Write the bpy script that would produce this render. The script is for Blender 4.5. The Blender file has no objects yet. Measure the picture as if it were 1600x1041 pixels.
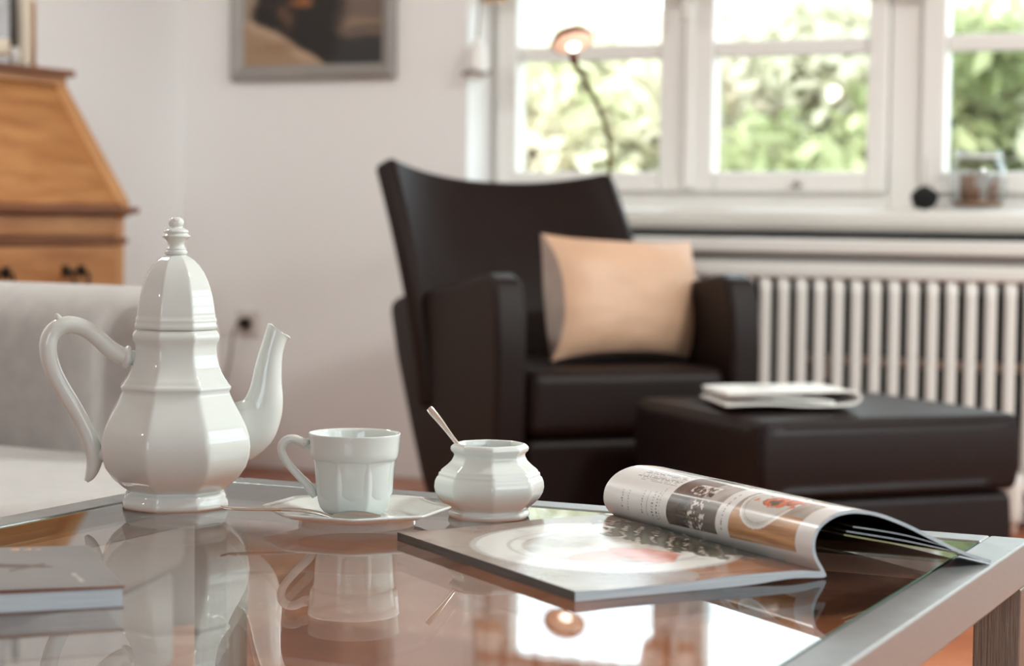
import bpy, bmesh, math, random
from mathutils import Vector, Matrix, noise as mnoise
C = bpy.context.scene.collection
PI = math.pi
random.seed(7)

# ------------------------------------------------------------------ camera, light, exposure
CZ = .72; PSI = math.radians(25.6); TZ = .463          # camera height, heading, table-top height
cam = bpy.data.objects.new('camera', bpy.data.cameras.new('camera')); C.objects.link(cam)
cam.data.sensor_width = 36; cam.data.lens = 3150/1600*36
cam.data.clip_start = .05
cam.matrix_world = (Matrix.Translation((0, 0, CZ)) @ Matrix.Rotation(PSI, 4, 'Z')
                    @ Matrix.Rotation(PI/2-math.atan(175.5/3150), 4, 'X') @ Matrix.Rotation(.012, 4, 'Z'))
cam.data.dof.use_dof = True; cam.data.dof.focus_distance = 1.72; cam.data.dof.aperture_fstop = 6.0
bpy.context.scene.camera = cam
sc = bpy.context.scene
sc.view_settings.view_transform = 'Standard'; sc.view_settings.look = 'None'
sc.view_settings.gamma = 1; sc.view_settings.use_curve_mapping = False
sc.view_settings.exposure = 0.38
sc.cycles.max_bounces = 12; sc.cycles.diffuse_bounces = 6; sc.cycles.glossy_bounces = 6
sc.cycles.transmission_bounces = 8; sc.cycles.transparent_max_bounces = 16
sc.cycles.use_denoising = True
sc.cycles.sample_clamp_indirect = 12
sc.cycles.caustics_reflective = False; sc.cycles.caustics_refractive = False

world = bpy.data.worlds.new('sky'); sc.world = world; world.use_nodes = True
bg = world.node_tree.nodes['Background']
bg.inputs[0].default_value = (.79, .945, 1.02, 1); bg.inputs[1].default_value = 4.2

sun = bpy.data.objects.new('sun', bpy.data.lights.new('sun', 'SUN')); C.objects.link(sun)
sun.data.energy = 4.4; sun.data.angle = math.radians(2); sun.data.color = (1, .96, .88)
sun.rotation_euler = (math.radians(38), 0, math.radians(-12))      # high, from behind the house onto the garden

def portal(name, loc, rot, sx, sy):
    l = bpy.data.lights.new(name, 'AREA'); l.shape = 'RECTANGLE'; l.size = sx; l.size_y = sy
    l.cycles.is_portal = True
    o = bpy.data.objects.new(name, l); C.objects.link(o); o.location = loc; o.rotation_euler = rot
portal('window_portal', (-1.25, 5.32, 1.2), (PI/2, 0, PI), 2.5, 1.0)
portal('side_window_portal', (2.42, .7, 1.4), (0, PI/2, 0), 1.2, 1.2)
portal('fill_window_portal', (2.42, 3.5, 1.57), (0, PI/2, 0), 1.45, 2.5)
portal('rear_window_portal', (.45, -3.62, 1.4), (PI/2, 0, 0), 2.1, 1.8)

# ------------------------------------------------------------------ helpers
def lin(c):
    return tuple(((x/255)/12.92 if x/255 <= .04045 else (((x/255)+.055)/1.055)**2.4) for x in c)
def mat(name, rgb, rough=.6, metal=0, var=0, vscale=8, bump=0, bscale=60, coat=0, stretch=None, rgb2=None, sheen=0, ior=1.5):
    m = bpy.data.materials.new(name); m.use_nodes = True
    nt = m.node_tree; b = nt.nodes['Principled BSDF']
    col = lin(rgb)
    b.inputs['Base Color'].default_value = (*col, 1); b.inputs['Roughness'].default_value = rough
    b.inputs['Metallic'].default_value = metal; b.inputs['Coat Weight'].default_value = coat
    b.inputs['Coat Roughness'].default_value = .05; b.inputs['Sheen Weight'].default_value = sheen
    b.inputs['IOR'].default_value = ior
    tc = nt.nodes.new('ShaderNodeTexCoord'); mp = nt.nodes.new('ShaderNodeMapping')
    nt.links.new(tc.outputs['Object'], mp.inputs[0])
    if stretch: mp.inputs['Scale'].default_value = stretch
    n = nt.nodes.new('ShaderNodeTexNoise'); n.inputs['Scale'].default_value = vscale; n.inputs['Detail'].default_value = 4
    nt.links.new(mp.outputs[0], n.inputs['Vector'])
    if var or rgb2:
        mx = nt.nodes.new('ShaderNodeMix'); mx.data_type = 'RGBA'
        c2 = lin(rgb2) if rgb2 else tuple(x*(1-var) for x in col)
        mx.inputs[6].default_value = (*col, 1); mx.inputs[7].default_value = (*c2, 1)
        rp = nt.nodes.new('ShaderNodeMapRange'); rp.inputs[1].default_value = .35; rp.inputs[2].default_value = .65
        nt.links.new(n.outputs[0], rp.inputs[0]); nt.links.new(rp.outputs[0], mx.inputs[0])
        nt.links.new(mx.outputs[2], b.inputs['Base Color'])
    if bump:
        n2 = nt.nodes.new('ShaderNodeTexNoise'); n2.inputs['Scale'].default_value = bscale; n2.inputs['Detail'].default_value = 3
        nt.links.new(mp.outputs[0], n2.inputs['Vector'])
        bp = nt.nodes.new('ShaderNodeBump'); bp.inputs['Strength'].default_value = bump; bp.inputs['Distance'].default_value = .002
        nt.links.new(n2.outputs[0], bp.inputs['Height']); nt.links.new(bp.outputs[0], b.inputs['Normal'])
    return m
def glass_mat(name, tint=(1, 1, 1), ior=1.5):
    m = bpy.data.materials.new(name); m.use_nodes = True; nt = m.node_tree; nt.nodes.clear()
    out = nt.nodes.new('ShaderNodeOutputMaterial'); mix = nt.nodes.new('ShaderNodeMixShader')
    tr = nt.nodes.new('ShaderNodeBsdfTransparent'); gl = nt.nodes.new('ShaderNodeBsdfGlossy'); lw = nt.nodes.new('ShaderNodeLayerWeight')
    lw.inputs[0].default_value = .5; f0 = ((ior-1)/(ior+1))**2         # Schlick's curve, alike from both sides of the sheet
    pw = nt.nodes.new('ShaderNodeMath'); pw.operation = 'POWER'; pw.inputs[1].default_value = 5; nt.links.new(lw.outputs['Facing'], pw.inputs[0])
    fr = nt.nodes.new('ShaderNodeMath'); fr.operation = 'MULTIPLY_ADD'; fr.inputs[1].default_value = 1-f0; fr.inputs[2].default_value = f0; nt.links.new(pw.outputs[0], fr.inputs[0])
    tr.inputs[0].default_value = (*tint, 1); gl.inputs['Roughness'].default_value = 0.0
    nt.links.new(fr.outputs[0], mix.inputs[0]); nt.links.new(tr.outputs[0], mix.inputs[1]); nt.links.new(gl.outputs[0], mix.inputs[2])
    nt.links.new(mix.outputs[0], out.inputs[0])
    return m
def vcol_mat(name, rough=.3, coat=0, bump=0, bscale=200):
    m = bpy.data.materials.new(name); m.use_nodes = True; nt = m.node_tree; b = nt.nodes['Principled BSDF']
    a = nt.nodes.new('ShaderNodeVertexColor'); a.layer_name = 'ink'
    nt.links.new(a.outputs[0], b.inputs['Base Color']); b.inputs['Roughness'].default_value = rough
    b.inputs['Coat Weight'].default_value = coat; b.inputs['Coat Roughness'].default_value = .06
    return m

def tag(o, label, cat, group=None, kind=None):
    if label: o['label'] = label
    if cat: o['category'] = cat
    if group: o['group'] = group
    if kind: o['kind'] = kind
    return o
def thing(name, label, cat, loc=(0, 0, 0), rz=0, group=None):
    o = bpy.data.objects.new(name, None); C.objects.link(o); o.empty_display_size = .05
    o.location = loc; o.rotation_euler = (0, 0, rz)
    return tag(o, label, cat, group)
def link(name, me, m=None, parent=None, smooth=True, kind=None, label=None):
    o = bpy.data.objects.new(name, me); C.objects.link(o)
    if m and not me.materials: me.materials.append(m)
    if parent: o.parent = parent
    if smooth:
        for p in me.polygons: p.use_smooth = True
    if kind: o['kind'] = kind
    if label: o['label'] = label
    return o
def mesh(name, vs, fs, m=None, parent=None, smooth=True, **k):
    me = bpy.data.meshes.new(name); me.from_pydata([tuple(v) for v in vs], [], fs); me.update()
    bm = bmesh.new(); bm.from_mesh(me); bmesh.ops.recalc_face_normals(bm, faces=bm.faces); bm.to_mesh(me); bm.free()
    return link(name, me, m, parent, smooth, **k)
def bevel(o, w, seg=3, ang=30):
    b = o.modifiers.new('bevel', 'BEVEL'); b.width = w; b.segments = seg; b.limit_method = 'ANGLE'; b.angle_limit = math.radians(ang)
    b.harden_normals = True
    return o
BV = [(0, 0, 0), (1, 0, 0), (1, 1, 0), (0, 1, 0), (0, 0, 1), (1, 0, 1), (1, 1, 1), (0, 1, 1)]
BF = [(0, 3, 2, 1), (4, 5, 6, 7), (0, 1, 5, 4), (1, 2, 6, 5), (2, 3, 7, 6), (3, 0, 4, 7)]
def boxes(name, bs, m, parent=None, bev=0, seg=2, **k):
    vs, fs = [], []
    for (x0, x1, y0, y1, z0, z1) in bs:
        n = len(vs)
        vs += [(x0+(x1-x0)*a, y0+(y1-y0)*b, z0+(z1-z0)*c) for a, b, c in BV]
        fs += [tuple(n+i for i in f) for f in BF]
    o = mesh(name, vs, fs, m, parent, smooth=bool(bev), **k)
    if bev: bevel(o, bev, seg)
    return o
def box(name, x0, x1, y0, y1, z0, z1, m, parent=None, bev=0, seg=2, **k):
    return boxes(name, [(x0, x1, y0, y1, z0, z1)], m, parent, bev, seg, **k)
def prism(name, prof, axis, a0, a1, m, parent=None, bev=0, seg=3, **k):
    """extrude closed 2D profile; axis 'x': prof=(y,z); 'y': prof=(x,z); 'z': prof=(x,y)"""
    def P(p, a): return {'x': (a, p[0], p[1]), 'y': (p[0], a, p[1]), 'z': (p[0], p[1], a)}[axis]
    n = len(prof); vs = [P(p, a0) for p in prof]+[P(p, a1) for p in prof]
    fs = [tuple(range(n)), tuple(range(2*n-1, n-1, -1))]+[(i, (i+1) % n, n+(i+1) % n, n+i) for i in range(n)]
    o = mesh(name, vs, fs, m, parent, smooth=bool(bev), **k)
    if bev: bevel(o, bev, seg)
    return o
def crv(pts, n=8):
    """Catmull-Rom through tuples of any dimension"""
    P = [pts[0]]+list(pts)+[pts[-1]]; out = []
    for i in range(1, len(P)-2):
        for j in range(n):
            t = j/n
            out.append(tuple(.5*((2*b)+(-a+c)*t+(2*a-5*b+4*c-d)*t*t+(-a+3*b-3*c+d)*t**3)
                             for a, b, c, d in zip(P[i-1], P[i], P[i+1], P[i+2])))
    out.append(tuple(pts[-1])); return out
def tube(name, pts, m, parent=None, seg=16, n=8, flat=(1, 1), up=(0, 1, 0), cap=True, **k):
    """pts: (x,y,z,r[,r2]) ; cross-section: r along side, r2 along 'up'"""
    pts = [p if len(p) == 5 else (*p, p[3]) for p in pts]
    Q = crv(pts, n) if n > 1 else pts
    vs, fs = [], []; upv = Vector(up)
    for i, q in enumerate(Q):
        a = Vector(Q[max(0, i-1)][:3]); b = Vector(Q[min(len(Q)-1, i+1)][:3]); t = (b-a).normalized()
        s = t.cross(upv)
        if s.length < 1e-4: s = t.cross(Vector((1, 0, .1)))
        s.normalize(); u = s.cross(t).normalized()
        for j in range(seg):
            an = 2*PI*j/seg
            vs.append(Vector(q[:3])+s*math.cos(an)*q[3]*flat[0]+u*math.sin(an)*q[4]*flat[1])
    L = len(Q)
    for i in range(L-1):
        for j in range(seg):
            fs.append((i*seg+j, i*seg+(j+1) % seg, (i+1)*seg+(j+1) % seg, (i+1)*seg+j))
    if cap: fs += [tuple(range(seg)), tuple(range(L*seg-1, (L-1)*seg-1, -1))]
    return mesh(name, vs, fs, m, parent, **k)
def lathe(name, prof, m, parent=None, seg=96, sides=8, th0=0.0, loc=(0, 0, 0), n=1, soft=.022, **k):
    """prof: (r, z, facet 0..1); facet blends the ring from circle to polygon with corners at th0"""
    prof = [p if len(p) == 3 else (*p, 0) for p in prof]
    if n > 1: prof = crv(prof, n)
    vs, fs = [], []; st = 2*PI/sides
    for (r, z, f) in prof:
        r = max(r, 0)
        for j in range(seg):
            th = 2*PI*j/seg
            d = ((th-th0) % st)-st/2
            ad = st/2-math.sqrt((st/2-abs(d))**2+soft**2)+soft*.35 if f else 0
            q = r*((math.cos(st/2)/math.cos(ad))**f if f > 0 else 1)
            vs.append((loc[0]+q*math.cos(th), loc[1]+q*math.sin(th), loc[2]+z))
    for i in range(len(prof)-1):
        for j in range(seg):
            fs.append((i*seg+j, i*seg+(j+1) % seg, (i+1)*seg+(j+1) % seg, (i+1)*seg+j))
    if prof[0][0] > 1e-5: fs.append(tuple(range(seg-1, -1, -1)))
    if prof[-1][0] > 1e-5: fs.append(tuple(range((len(prof)-1)*seg, len(prof)*seg)))
    me = bpy.data.meshes.new(name); me.from_pydata(vs, [], fs)
    bm = bmesh.new(); bm.from_mesh(me); bmesh.ops.remove_doubles(bm, verts=bm.verts, dist=1e-6)
    bmesh.ops.recalc_face_normals(bm, faces=bm.faces); bm.to_mesh(me); bm.free()
    return link(name, me, m, parent, **k)
def sheet(name, fn, nu, nv, m, parent=None, thick=0, ink=None, **k):
    """grid surface fn(u,v)->xyz ; ink(u,v)->sRGB colour"""
    vs = [fn(i/nu, j/nv) for j in range(nv+1) for i in range(nu+1)]
    fs = [(j*(nu+1)+i, j*(nu+1)+i+1, (j+1)*(nu+1)+i+1, (j+1)*(nu+1)+i) for j in range(nv) for i in range(nu)]
    me = bpy.data.meshes.new(name); me.from_pydata([tuple(v) for v in vs], [], fs); me.update()
    if ink:
        at = me.color_attributes.new('ink', 'FLOAT_COLOR', 'POINT'); buf = []
        for j in range(nv+1):
            for i in range(nu+1): buf += [*lin(ink(i/nu, j/nv)), 1]
        at.data.foreach_set('color', buf)
    o = link(name, me, m, parent, **k)
    if thick:
        s = o.modifiers.new('thick', 'SOLIDIFY'); s.thickness = thick; s.offset = -1
    return o
def at(lat, dep, z=0):
    """point from its distance to the right of and away from the camera station"""
    c, s = math.cos(PSI), math.sin(PSI)
    return (lat*c-dep*s, lat*s+dep*c, z)
def fbm(x, y, z=0, o=4):
    return mnoise.fractal(Vector((x, y, z)), .9, 2.1, o)

# ------------------------------------------------------------------ materials
M = {}
M['wall'] = mat('wall_paint', (240, 239, 238), .85, bump=.15, bscale=90)
M['ceil'] = mat('ceiling_paint', (238, 236, 232), .9)
M['white'] = mat('white_lacquer', (232, 229, 225), .35)
M['sill'] = mat('sill_stone', (212, 208, 203), .3)
M['rad'] = mat('radiator_enamel', (222, 219, 214), .35)
M['dark'] = mat('gap_shade_dark', (22, 20, 18), .9)
M['tile'] = [mat('terracotta_%d' % i, c, .38, var=.25, vscale=9, rgb2=d, bump=.2, bscale=40)
             for i, (c, d) in enumerate([((172, 106, 74), (150, 88, 60)), ((180, 116, 84), (160, 96, 66)), ((158, 94, 66), (138, 80, 56)), ((184, 124, 94), (160, 100, 72))])]
M['grout'] = mat('grout', (166, 154, 140), .9)
M['porc'] = mat('porcelain', (212, 217, 213), .03, coat=.08, ior=1.52)
M['steel'] = mat('brushed_steel', (160, 166, 167), .36, metal=.85, var=.12, vscale=60, stretch=(1, 1, 30), bump=.12, bscale=120)
M['cutlery'] = mat('polished_steel', (205, 200, 192), .12, metal=1)
M['gasket'] = mat('black_gasket', (40, 36, 32), .5)
M['glass'] = glass_mat('table_glass', (.955, .975, .965), 1.55)
M['pane'] = glass_mat('window_glass', (.98, .99, .985), 1.45)
M['jarglass'] = glass_mat('jar_glass', (.93, .94, .94), 1.5)
M['glassedge'] = mat('glass_edge', (96, 150, 130), .15)
M['leather'] = mat('brown_leather', (27, 14, 10), .5, var=.25, vscale=5, bump=.35, bscale=160)
M['leather2'] = mat('brown_leather_ottoman', (25, 16, 15), .4, var=.2, vscale=5, bump=.35, bscale=160)
M['cushion'] = mat('peach_leatherette', (200, 162, 134), .5, var=.08, vscale=6, bump=.2, bscale=60)
M['cushback'] = mat('beige_cloth', (186, 166, 154), .8, var=.2, vscale=12)
M['sofa'] = mat('grey_woven_cloth', (164, 158, 154), .95, var=.14, vscale=30, bump=.7, bscale=500, sheen=.3)
M['sofaseat'] = mat('pale_woven_cloth', (170, 165, 161), .95, var=.1, vscale=30, bump=.6, bscale=500, sheen=.3)
M['pine'] = mat('honey_pine', (186, 130, 78), .38, rgb2=(160, 102, 54), vscale=5, stretch=(6, 1, 6), bump=.1)
M['pinedark'] = mat('dark_pine_edge', (130, 74, 34), .4, var=.3)
M['pinelight'] = mat('pale_pine_moulding', (196, 142, 92), .38, var=.15)
M['iron'] = mat('dark_brass', (38, 28, 20), .35, metal=.7)
M['chrome'] = mat('chrome', (200, 190, 180), .15, metal=1)
M['frame'] = mat('silver_picture_frame', (158, 153, 148), .4, metal=.35, var=.1)
M['paper'] = mat('newsprint', (224, 223, 219), .85, rgb2=(206, 206, 203), vscale=40)
M['pageedge'] = mat('blue_tinted_page_edges', (216, 228, 234), .6, rgb2=(168, 192, 206), vscale=30, stretch=(.5, .5, 60))
M['pageside'] = mat('dark_page_edges', (84, 74, 68), .6, rgb2=(52, 44, 40), vscale=30, stretch=(.5, .5, 60))
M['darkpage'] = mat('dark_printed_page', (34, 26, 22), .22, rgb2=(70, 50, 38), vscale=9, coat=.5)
M['black'] = mat('black_matte', (12, 12, 12), .8)
M['copper'] = mat('copper_shade', (150, 96, 70), .35, metal=.8)
M['brass'] = mat('olive_brass', (128, 116, 66), .4, metal=.6)
M['candle'] = mat('brown_wax', (132, 100, 80), .6, var=.2)
M['wax'] = mat('ivory_wax', (214, 200, 180), .5)
M['cord'] = mat('grey_cord', (150, 140, 134), .6)
M['plastic'] = mat('white_plastic', (214, 206, 200), .4)
M['pinkpipe'] = mat('beige_pipe', (196, 168, 152), .5)
M['curtain'] = None

for k_ in ('leather', 'leather2'): M[k_].node_tree.nodes['Principled BSDF'].inputs['Specular IOR Level'].default_value = .2
# ------------------------------------------------------------------ room shell
XL, XR, YW, YF, ZC = -3.43, 2.2, 4.92, -3.4, 2.42
WX0, WX1, WZ0, WZ1 = -2.50, .0, .757, 1.56          # window opening
wall_back = boxes('wall_back', [(XL-.3, WX0, YW, YW+.35, 0, ZC), (WX1, XR+.3, YW, YW+.35, 0, ZC),
                  (WX0, WX1, YW, YW+.35, 0, WZ0-.05), (WX0, WX1, YW, YW+.35, WZ1, ZC)], M['wall'], kind='structure')
box('wall_left', XL-.3, XL, YF, YW, 0, ZC, M['wall'], kind='structure')
boxes('wall_right', [(XR, XR+.3, YF-.3, .1, 0, ZC), (XR, XR+.3, 1.3, 2.25, 0, ZC), (XR, XR+.3, 4.75, YW, 0, ZC), (XR, XR+.3, .1, 1.3, 2.0, ZC), (XR, XR+.3, .1, 1.3, 0, .8), (XR, XR+.3, 2.25, 4.75, 2.3, ZC), (XR, XR+.3, 2.25, 4.75, 0, .85)], M['wall'], kind='structure')
boxes('wall_front', [(XL-.3, -.6, YF-.3, YF, 0, ZC), (1.5, XR, YF-.3, YF, 0, ZC), (-.6, 1.5, YF-.3, YF, 0, .5), (-.6, 1.5, YF-.3, YF, 2.3, ZC)], M['wall'], kind='structure')
box('ceiling', XL-.3, XR+.3, YF-.3, YW+.35, ZC, ZC+.25, M['ceil'], kind='structure')
floor = box('floor', XL-.3, XR+.3, YF-.3, YW+.35, -.12, -.008, M['grout'], kind='structure')
# terracotta tiles, each one its own part where the photograph can show them
TS = .305; JT = .008
tmesh = {}
def tile_mesh(mi):
    if mi not in tmesh:
        h = (TS-JT)/2; b = .004
        vs = [(-h, -h, -.008), (h, -h, -.008), (h, h, -.008), (-h, h, -.008), (-h, -h, -b), (h, -h, -b), (h, h, -b), (-h, h, -b),
              (-h+b, -h+b, 0), (h-b, -h+b, 0), (h-b, h-b, 0), (-h+b, h-b, 0)]
        fs = [(0, 1, 5, 4), (1, 2, 6, 5), (2, 3, 7, 6), (3, 0, 4, 7), (4, 5, 9, 8), (5, 6, 10, 9), (6, 7, 11, 10), (7, 4, 8, 11), (8, 9, 10, 11)]
        me = bpy.data.meshes.new('tile'); me.from_pydata(vs, [], fs); me.materials.append(M['tile'][mi]); tmesh[mi] = me
    return tmesh[mi]
rvs, rfs = [], []
nx = int((XR-XL)/TS)+1; ny = int((YW-YF)/TS)+1
for i in range(nx):
    for j in range(ny):
        x = XL+TS*(i+.5); y = YW-TS*(j+.5)
        if x+TS/2 > XR+.2 or y-TS/2 < YF-.28: continue
        if x < 1.15 and y > .35:
            o = bpy.data.objects.new('tile', tile_mesh(random.randrange(4))); C.objects.link(o); o.parent = floor
            o.location = (x, y, random.uniform(-.0012, 0)); o.rotation_euler = (random.uniform(-.002, .002), random.uniform(-.002, .002), 0)
        else:
            me = tile_mesh(0); n = len(rvs); rvs += [(v.co.x+x, v.co.y+y, v.co.z) for v in me.vertices]
            rfs += [tuple(n+q for q in p.vertices) for p in me.polygons]
mesh('tile_field', rvs, rfs, M['tile'][1], floor, smooth=False, kind='stuff')

# ------------------------------------------------------------------ the main window
GY = 5.10
win = thing('window_1', None, None, (0, 0, 0)); win['kind'] = 'structure'
# fixed outer frame and mullion
boxes('window_frame', [(WX0, WX0+.045, GY-.03, GY+.02, WZ0, WZ1), (WX1-.045, WX1, GY-.03, GY+.02, WZ0, WZ1),
                       (WX0, WX1, GY-.03, GY+.02, WZ0, .808), (WX0, WX1, GY-.03, GY+.02, WZ1-.05, WZ1),
                       (-1.368, -1.285, GY-.035, GY+.02, WZ0, WZ1)], M['white'], win, bev=.006)
def casement(x0, x1, p0, p1, hinge_left):
    """sash from x0 to x1 with panes from p0 to p1"""
    s = thing('casement', None, None); s.parent = win
    y0, y1 = GY-.055, GY+.008
    boxes('sash', [(x0+.002, p0, y0, y1, .802, 1.545), (p1, x1-.002, y0, y1, .802, 1.545), (p0, p1, y0, y1, .802, .856),
                   (p0, p1, y0, y1, 1.505, 1.545)], M['white'], s, bev=.007)
    box('glazing_bar', p0, p1, y0+.01, y1, 1.158, 1.199, M['white'], s, bev=.006)
    for z0, z1 in ((.856, 1.158), (1.199, 1.505)):
        box('pane', p0-.005, p1+.005, GY-.003, GY+.003, z0-.005, z1+.005, M['pane'], s)
    return s
c1 = casement(-2.475, -1.905, -2.412, -1.990, True)
c2 = casement(-1.901, -1.368, -1.838, -1.422, False)
c3 = casement(-1.285, -.725, -1.221, -.80, True)
c4 = casement(-.721, -.03, -.655, -.235+.14, False)
boxes('cover_strip', [(-1.915, -1.888, GY-.075, GY-.052, .81, 1.54)], M['white'], c2, bev=.008)
boxes('cover_strip', [(-.735, -.708, GY-.075, GY-.052, .81, 1.54)], M['white'], c4, bev=.008)
def win_handle(x, par):
    o = lathe('handle_base', [(0, 0), (.016, 0), (.016, .012), (.010, .02), (0, .02)], M['plastic'], par, seg=20)
    o.rotation_euler = (PI/2, 0, 0); o.location = (x, GY-.075, 1.375)
    tube('handle', [(x, GY-.095, 1.385, .008), (x, GY-.118, 1.378, .009), (x, GY-.121, 1.33, .0105, .007), (x, GY-.12, 1.262, .0115, .007), (x, GY-.12, 1.252, .008, .005)], M['plastic'], par, seg=12)
win_handle(-1.897, c2); win_handle(-.72, c4)
k = lathe('knob', [(0, 0), (.009, 0), (.007, .01), (.011, .018), (.008, .026), (0, .028)], M['cord'], c2, seg=16)
k.rotation_euler = (PI/2, 0, 0); k.location = (-1.60, GY-.055, .822)
# sill
prism('trim_1', [(GY-.03, WZ0), (4.868, WZ0), (4.856, WZ0-.006), (4.85, WZ0-.018), (4.853, WZ0-.034), (4.866, WZ0-.047), (4.885, WZ0-.05), (GY-.03, WZ0-.05)], 'x',
      -2.46, .35, M['sill'], kind='structure')
bpy.data.objects['trim_1']['label'] = 'pale stone window sill'
# dark panel added behind the radiator, painting the shaded gaps black
box('radiator_gap_shade', -2.3, .3, YW-.004, YW, .05, .70, M['dark'], wall_back)

# unseen ceiling lamps: middle one added as fill, left one read off highlights
def unseen_ceiling_lamp(label, x, y, r, power):
    t = thing('unseen_ceiling_lamp', label, 'lamp', (x, y, ZC-.001), 0)
    lathe('lamp_housing', [(0, 0), (r, 0), (r, -.05), (r-.012, -.055), (r-.014, -.03), (0, -.03)], M['white'], t, seg=40)
    l = bpy.data.lights.new('unseen_ceiling_light', 'AREA'); l.shape = 'DISK'; l.size = 2*r-.04; l.energy = power; l.color = (.93, 1, .97)
    o = bpy.data.objects.new('unseen_ceiling_light', l); C.objects.link(o); o.parent = t; o.location = (0, 0, -.058)
unseen_ceiling_lamp('round white unseen fill lamp added on the ceiling over the middle of the room, above the picture', .7, 2.9, .30, 75)
unseen_ceiling_lamp('small round white ceiling lamp near the left wall, above the picture', -2.8, 2.2, .26, 24)
# secondary windows (they light the room from the side and from behind)
def plain_window(name, kind, a0, a1, z0, z1, pos, axis, ncol, nrow):
    w = thing(name, None, None); w['kind'] = 'structure'
    def B(a, b, c, d, t0=-.035, t1=.035):
        return (pos+t0, pos+t1, a, b, c, d) if axis == 'x' else (a, b, pos+t0, pos+t1, c, d)
    bs = [B(a0, a0+.07, z0, z1), B(a1-.07, a1, z0, z1), B(a0, a1, z0, z0+.08), B(a0, a1, z1-.07, z1)]
    for i in range(1, ncol):
        x = a0+(a1-a0)*i/ncol; bs.append(B(x-.05, x+.05, z0, z1))
    for j in range(1, nrow):
        z = z0+(z1-z0)*j/nrow; bs.append(B(a0, a1, z-.02, z+.02, -.02, .02))
    boxes('window_frame', bs, M['white'], w, bev=.005)
    for i in range(ncol):
        box('pane', *B(a0+(a1-a0)*i/ncol+.04, a0+(a1-a0)*(i+1)/ncol-.04, z0+.04, z1-.04, -.003, .003), M['pane'], w)
plain_window('window_2', 'w', .1, 1.3, .8, 2.0, XR+.15, 'x', 2, 2)
plain_window('window_3', 'w', -.6, 1.5, .5, 2.3, YF-.15, 'y', 2, 2)
plain_window('fill_window', 'w', 2.25, 4.75, .85, 2.3, XR+.15, 'x', 3, 3)  # unseen window added to brighten the far left wall and bureau

# checked half-curtain across the head of the window
def curtain_ink(u, v):
    x = u*46; z = v*9
    c = (240, 228, 220)
    a = abs((x % 1)-.5) < .16; b = abs((z % 2)-.7) < .28
    if a and b: return (104, 60, 34)
    if a or b: return (150, 96, 62)
    if abs((x % 1)-.02) < .06: return (206, 180, 164)
    return c
def hem(x):
    s = 0
    for p0, p1 in ((-2.412, -1.99), (-1.838, -1.422), (-1.221, -.80), (-.655, -.095)):
        t = min(x-p0, p1-x); s = max(s, min(1, max(0, t/.02+.5)))
    return 1.312+.078*s*s*(3-2*s)
def cfn(u, v):
    x = -2.49+u*2.48; z0 = hem(x); z = z0+(1.60-z0)*v
    return (x, 4.985+.009*math.sin(u*2.48/.030*2*PI/1.9)*(1-.4*v), z)
M['curtain'] = vcol_mat('checked_cotton', .9)
cur = thing('half_curtain', 'brown and white checked half curtain across the window head, mirrored in the glass table', 'curtain', (0, 0, 0))
def curtain_ink2(u, v):
    x = -2.49+u*2.48; z0 = hem(x); z = z0+(1.60-z0)*v
    a = abs(((x+2.45)/.096 % 1)-.5) < .11; b = abs(((z-1.318)/.085) % 1-.1) < .2
    if a and b: return (156, 112, 84)
    if a or b: return (190, 152, 126)
    return (242, 232, 224)
sheet('curtain_cloth', cfn, 620, 40, M['curtain'], cur, ink=curtain_ink2)
tube('curtain_rod', [(-2.495, 4.985, 1.548, .006), (-.005, 4.985, 1.548, .006)], M['brass'], cur, n=1, seg=10)

# tassel at the left reveal
tas = thing('curtain_tassel', 'white pear-shaped tassel hanging at the left edge of the window', 'tassel', (-2.462, 4.90, 1.10))
lathe('tassel_body', [(0, 0), (.024, .002), (.031, .02), (.029, .05), (.021, .085), (.012, .105), (.006, .112), (0, .113)], M['white'], tas, seg=24, n=3)
tube('tassel_cord', [(0, 0, .11, .004), (0.004, .02, .3, .004), (0.002, .05, .44, .004)], M['cord'], tas, seg=8)
tube('tassel_trim', [(.035*math.cos(a), .035*math.sin(a), .018+.004*math.sin(3*a), .006) for a in [i*PI/8 for i in range(17)]], M['cord'], tas, seg=8, n=2)

# ------------------------------------------------------------------ radiator under the window
rad = thing('radiator', 'long white ribbed column radiator below the window sill', 'radiator', (0, 0, 0))
RX0, RX1 = -2.30, .28
box('top_cover', RX0, RX1, 4.73, 4.90, .650, .684, M['rad'], rad, bev=.006)
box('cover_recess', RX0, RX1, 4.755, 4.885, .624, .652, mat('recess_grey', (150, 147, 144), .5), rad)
box('upper_header', RX0, RX1, 4.735, 4.86, .588, .626, M['rad'], rad, bev=.01)
box('lower_header', RX0, RX1, 4.745, 4.85, .10, .145, M['rad'], rad, bev=.01)
cme = None; NX = int((RX1-RX0)/.0462)
for i in range(NX):
    x = RX0+.02+i*.0462
    if cme is None:
        c = tube('column', [(0, -.0, .14, .0135), (0, 0, .16, .0145), (0, 0, .55, .0145), (0, 0, .592, .018)], M['rad'], rad, seg=14, n=1); cme = c.data
    else:
        c = bpy.data.objects.new('column', cme); C.objects.link(c); c.parent = rad
    c.location = (x, 4.76, 0)
for x in (RX0+.1, -1.0, RX1-.1):
    box('foot', x-.02, x+.02, 4.75, 4.85, 0, .105, M['rad'], rad, bev=.004)
tube('supply_pipe', [(-1.44, 4.795, .34, .012), (-1.43, 4.795, .385, .012), (-1.38, 4.795, .39, .012), (.2, 4.795, .372, .012)], M['pinkpipe'], rad, seg=10, n=4)
v = tube('valve', [(-.955, 4.70, .03, .012), (-.955, 4.70, .05, .02), (-.955, 4.70, .12, .022), (-.955, 4.70, .14, .016)], M['plastic'], rad, seg=14, n=3)
tube('valve_pipe', [(-.955, 4.70, .0, .008), (-.955, 4.70, .04, .008)], M['pinkpipe'], rad, n=1, seg=8)

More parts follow.
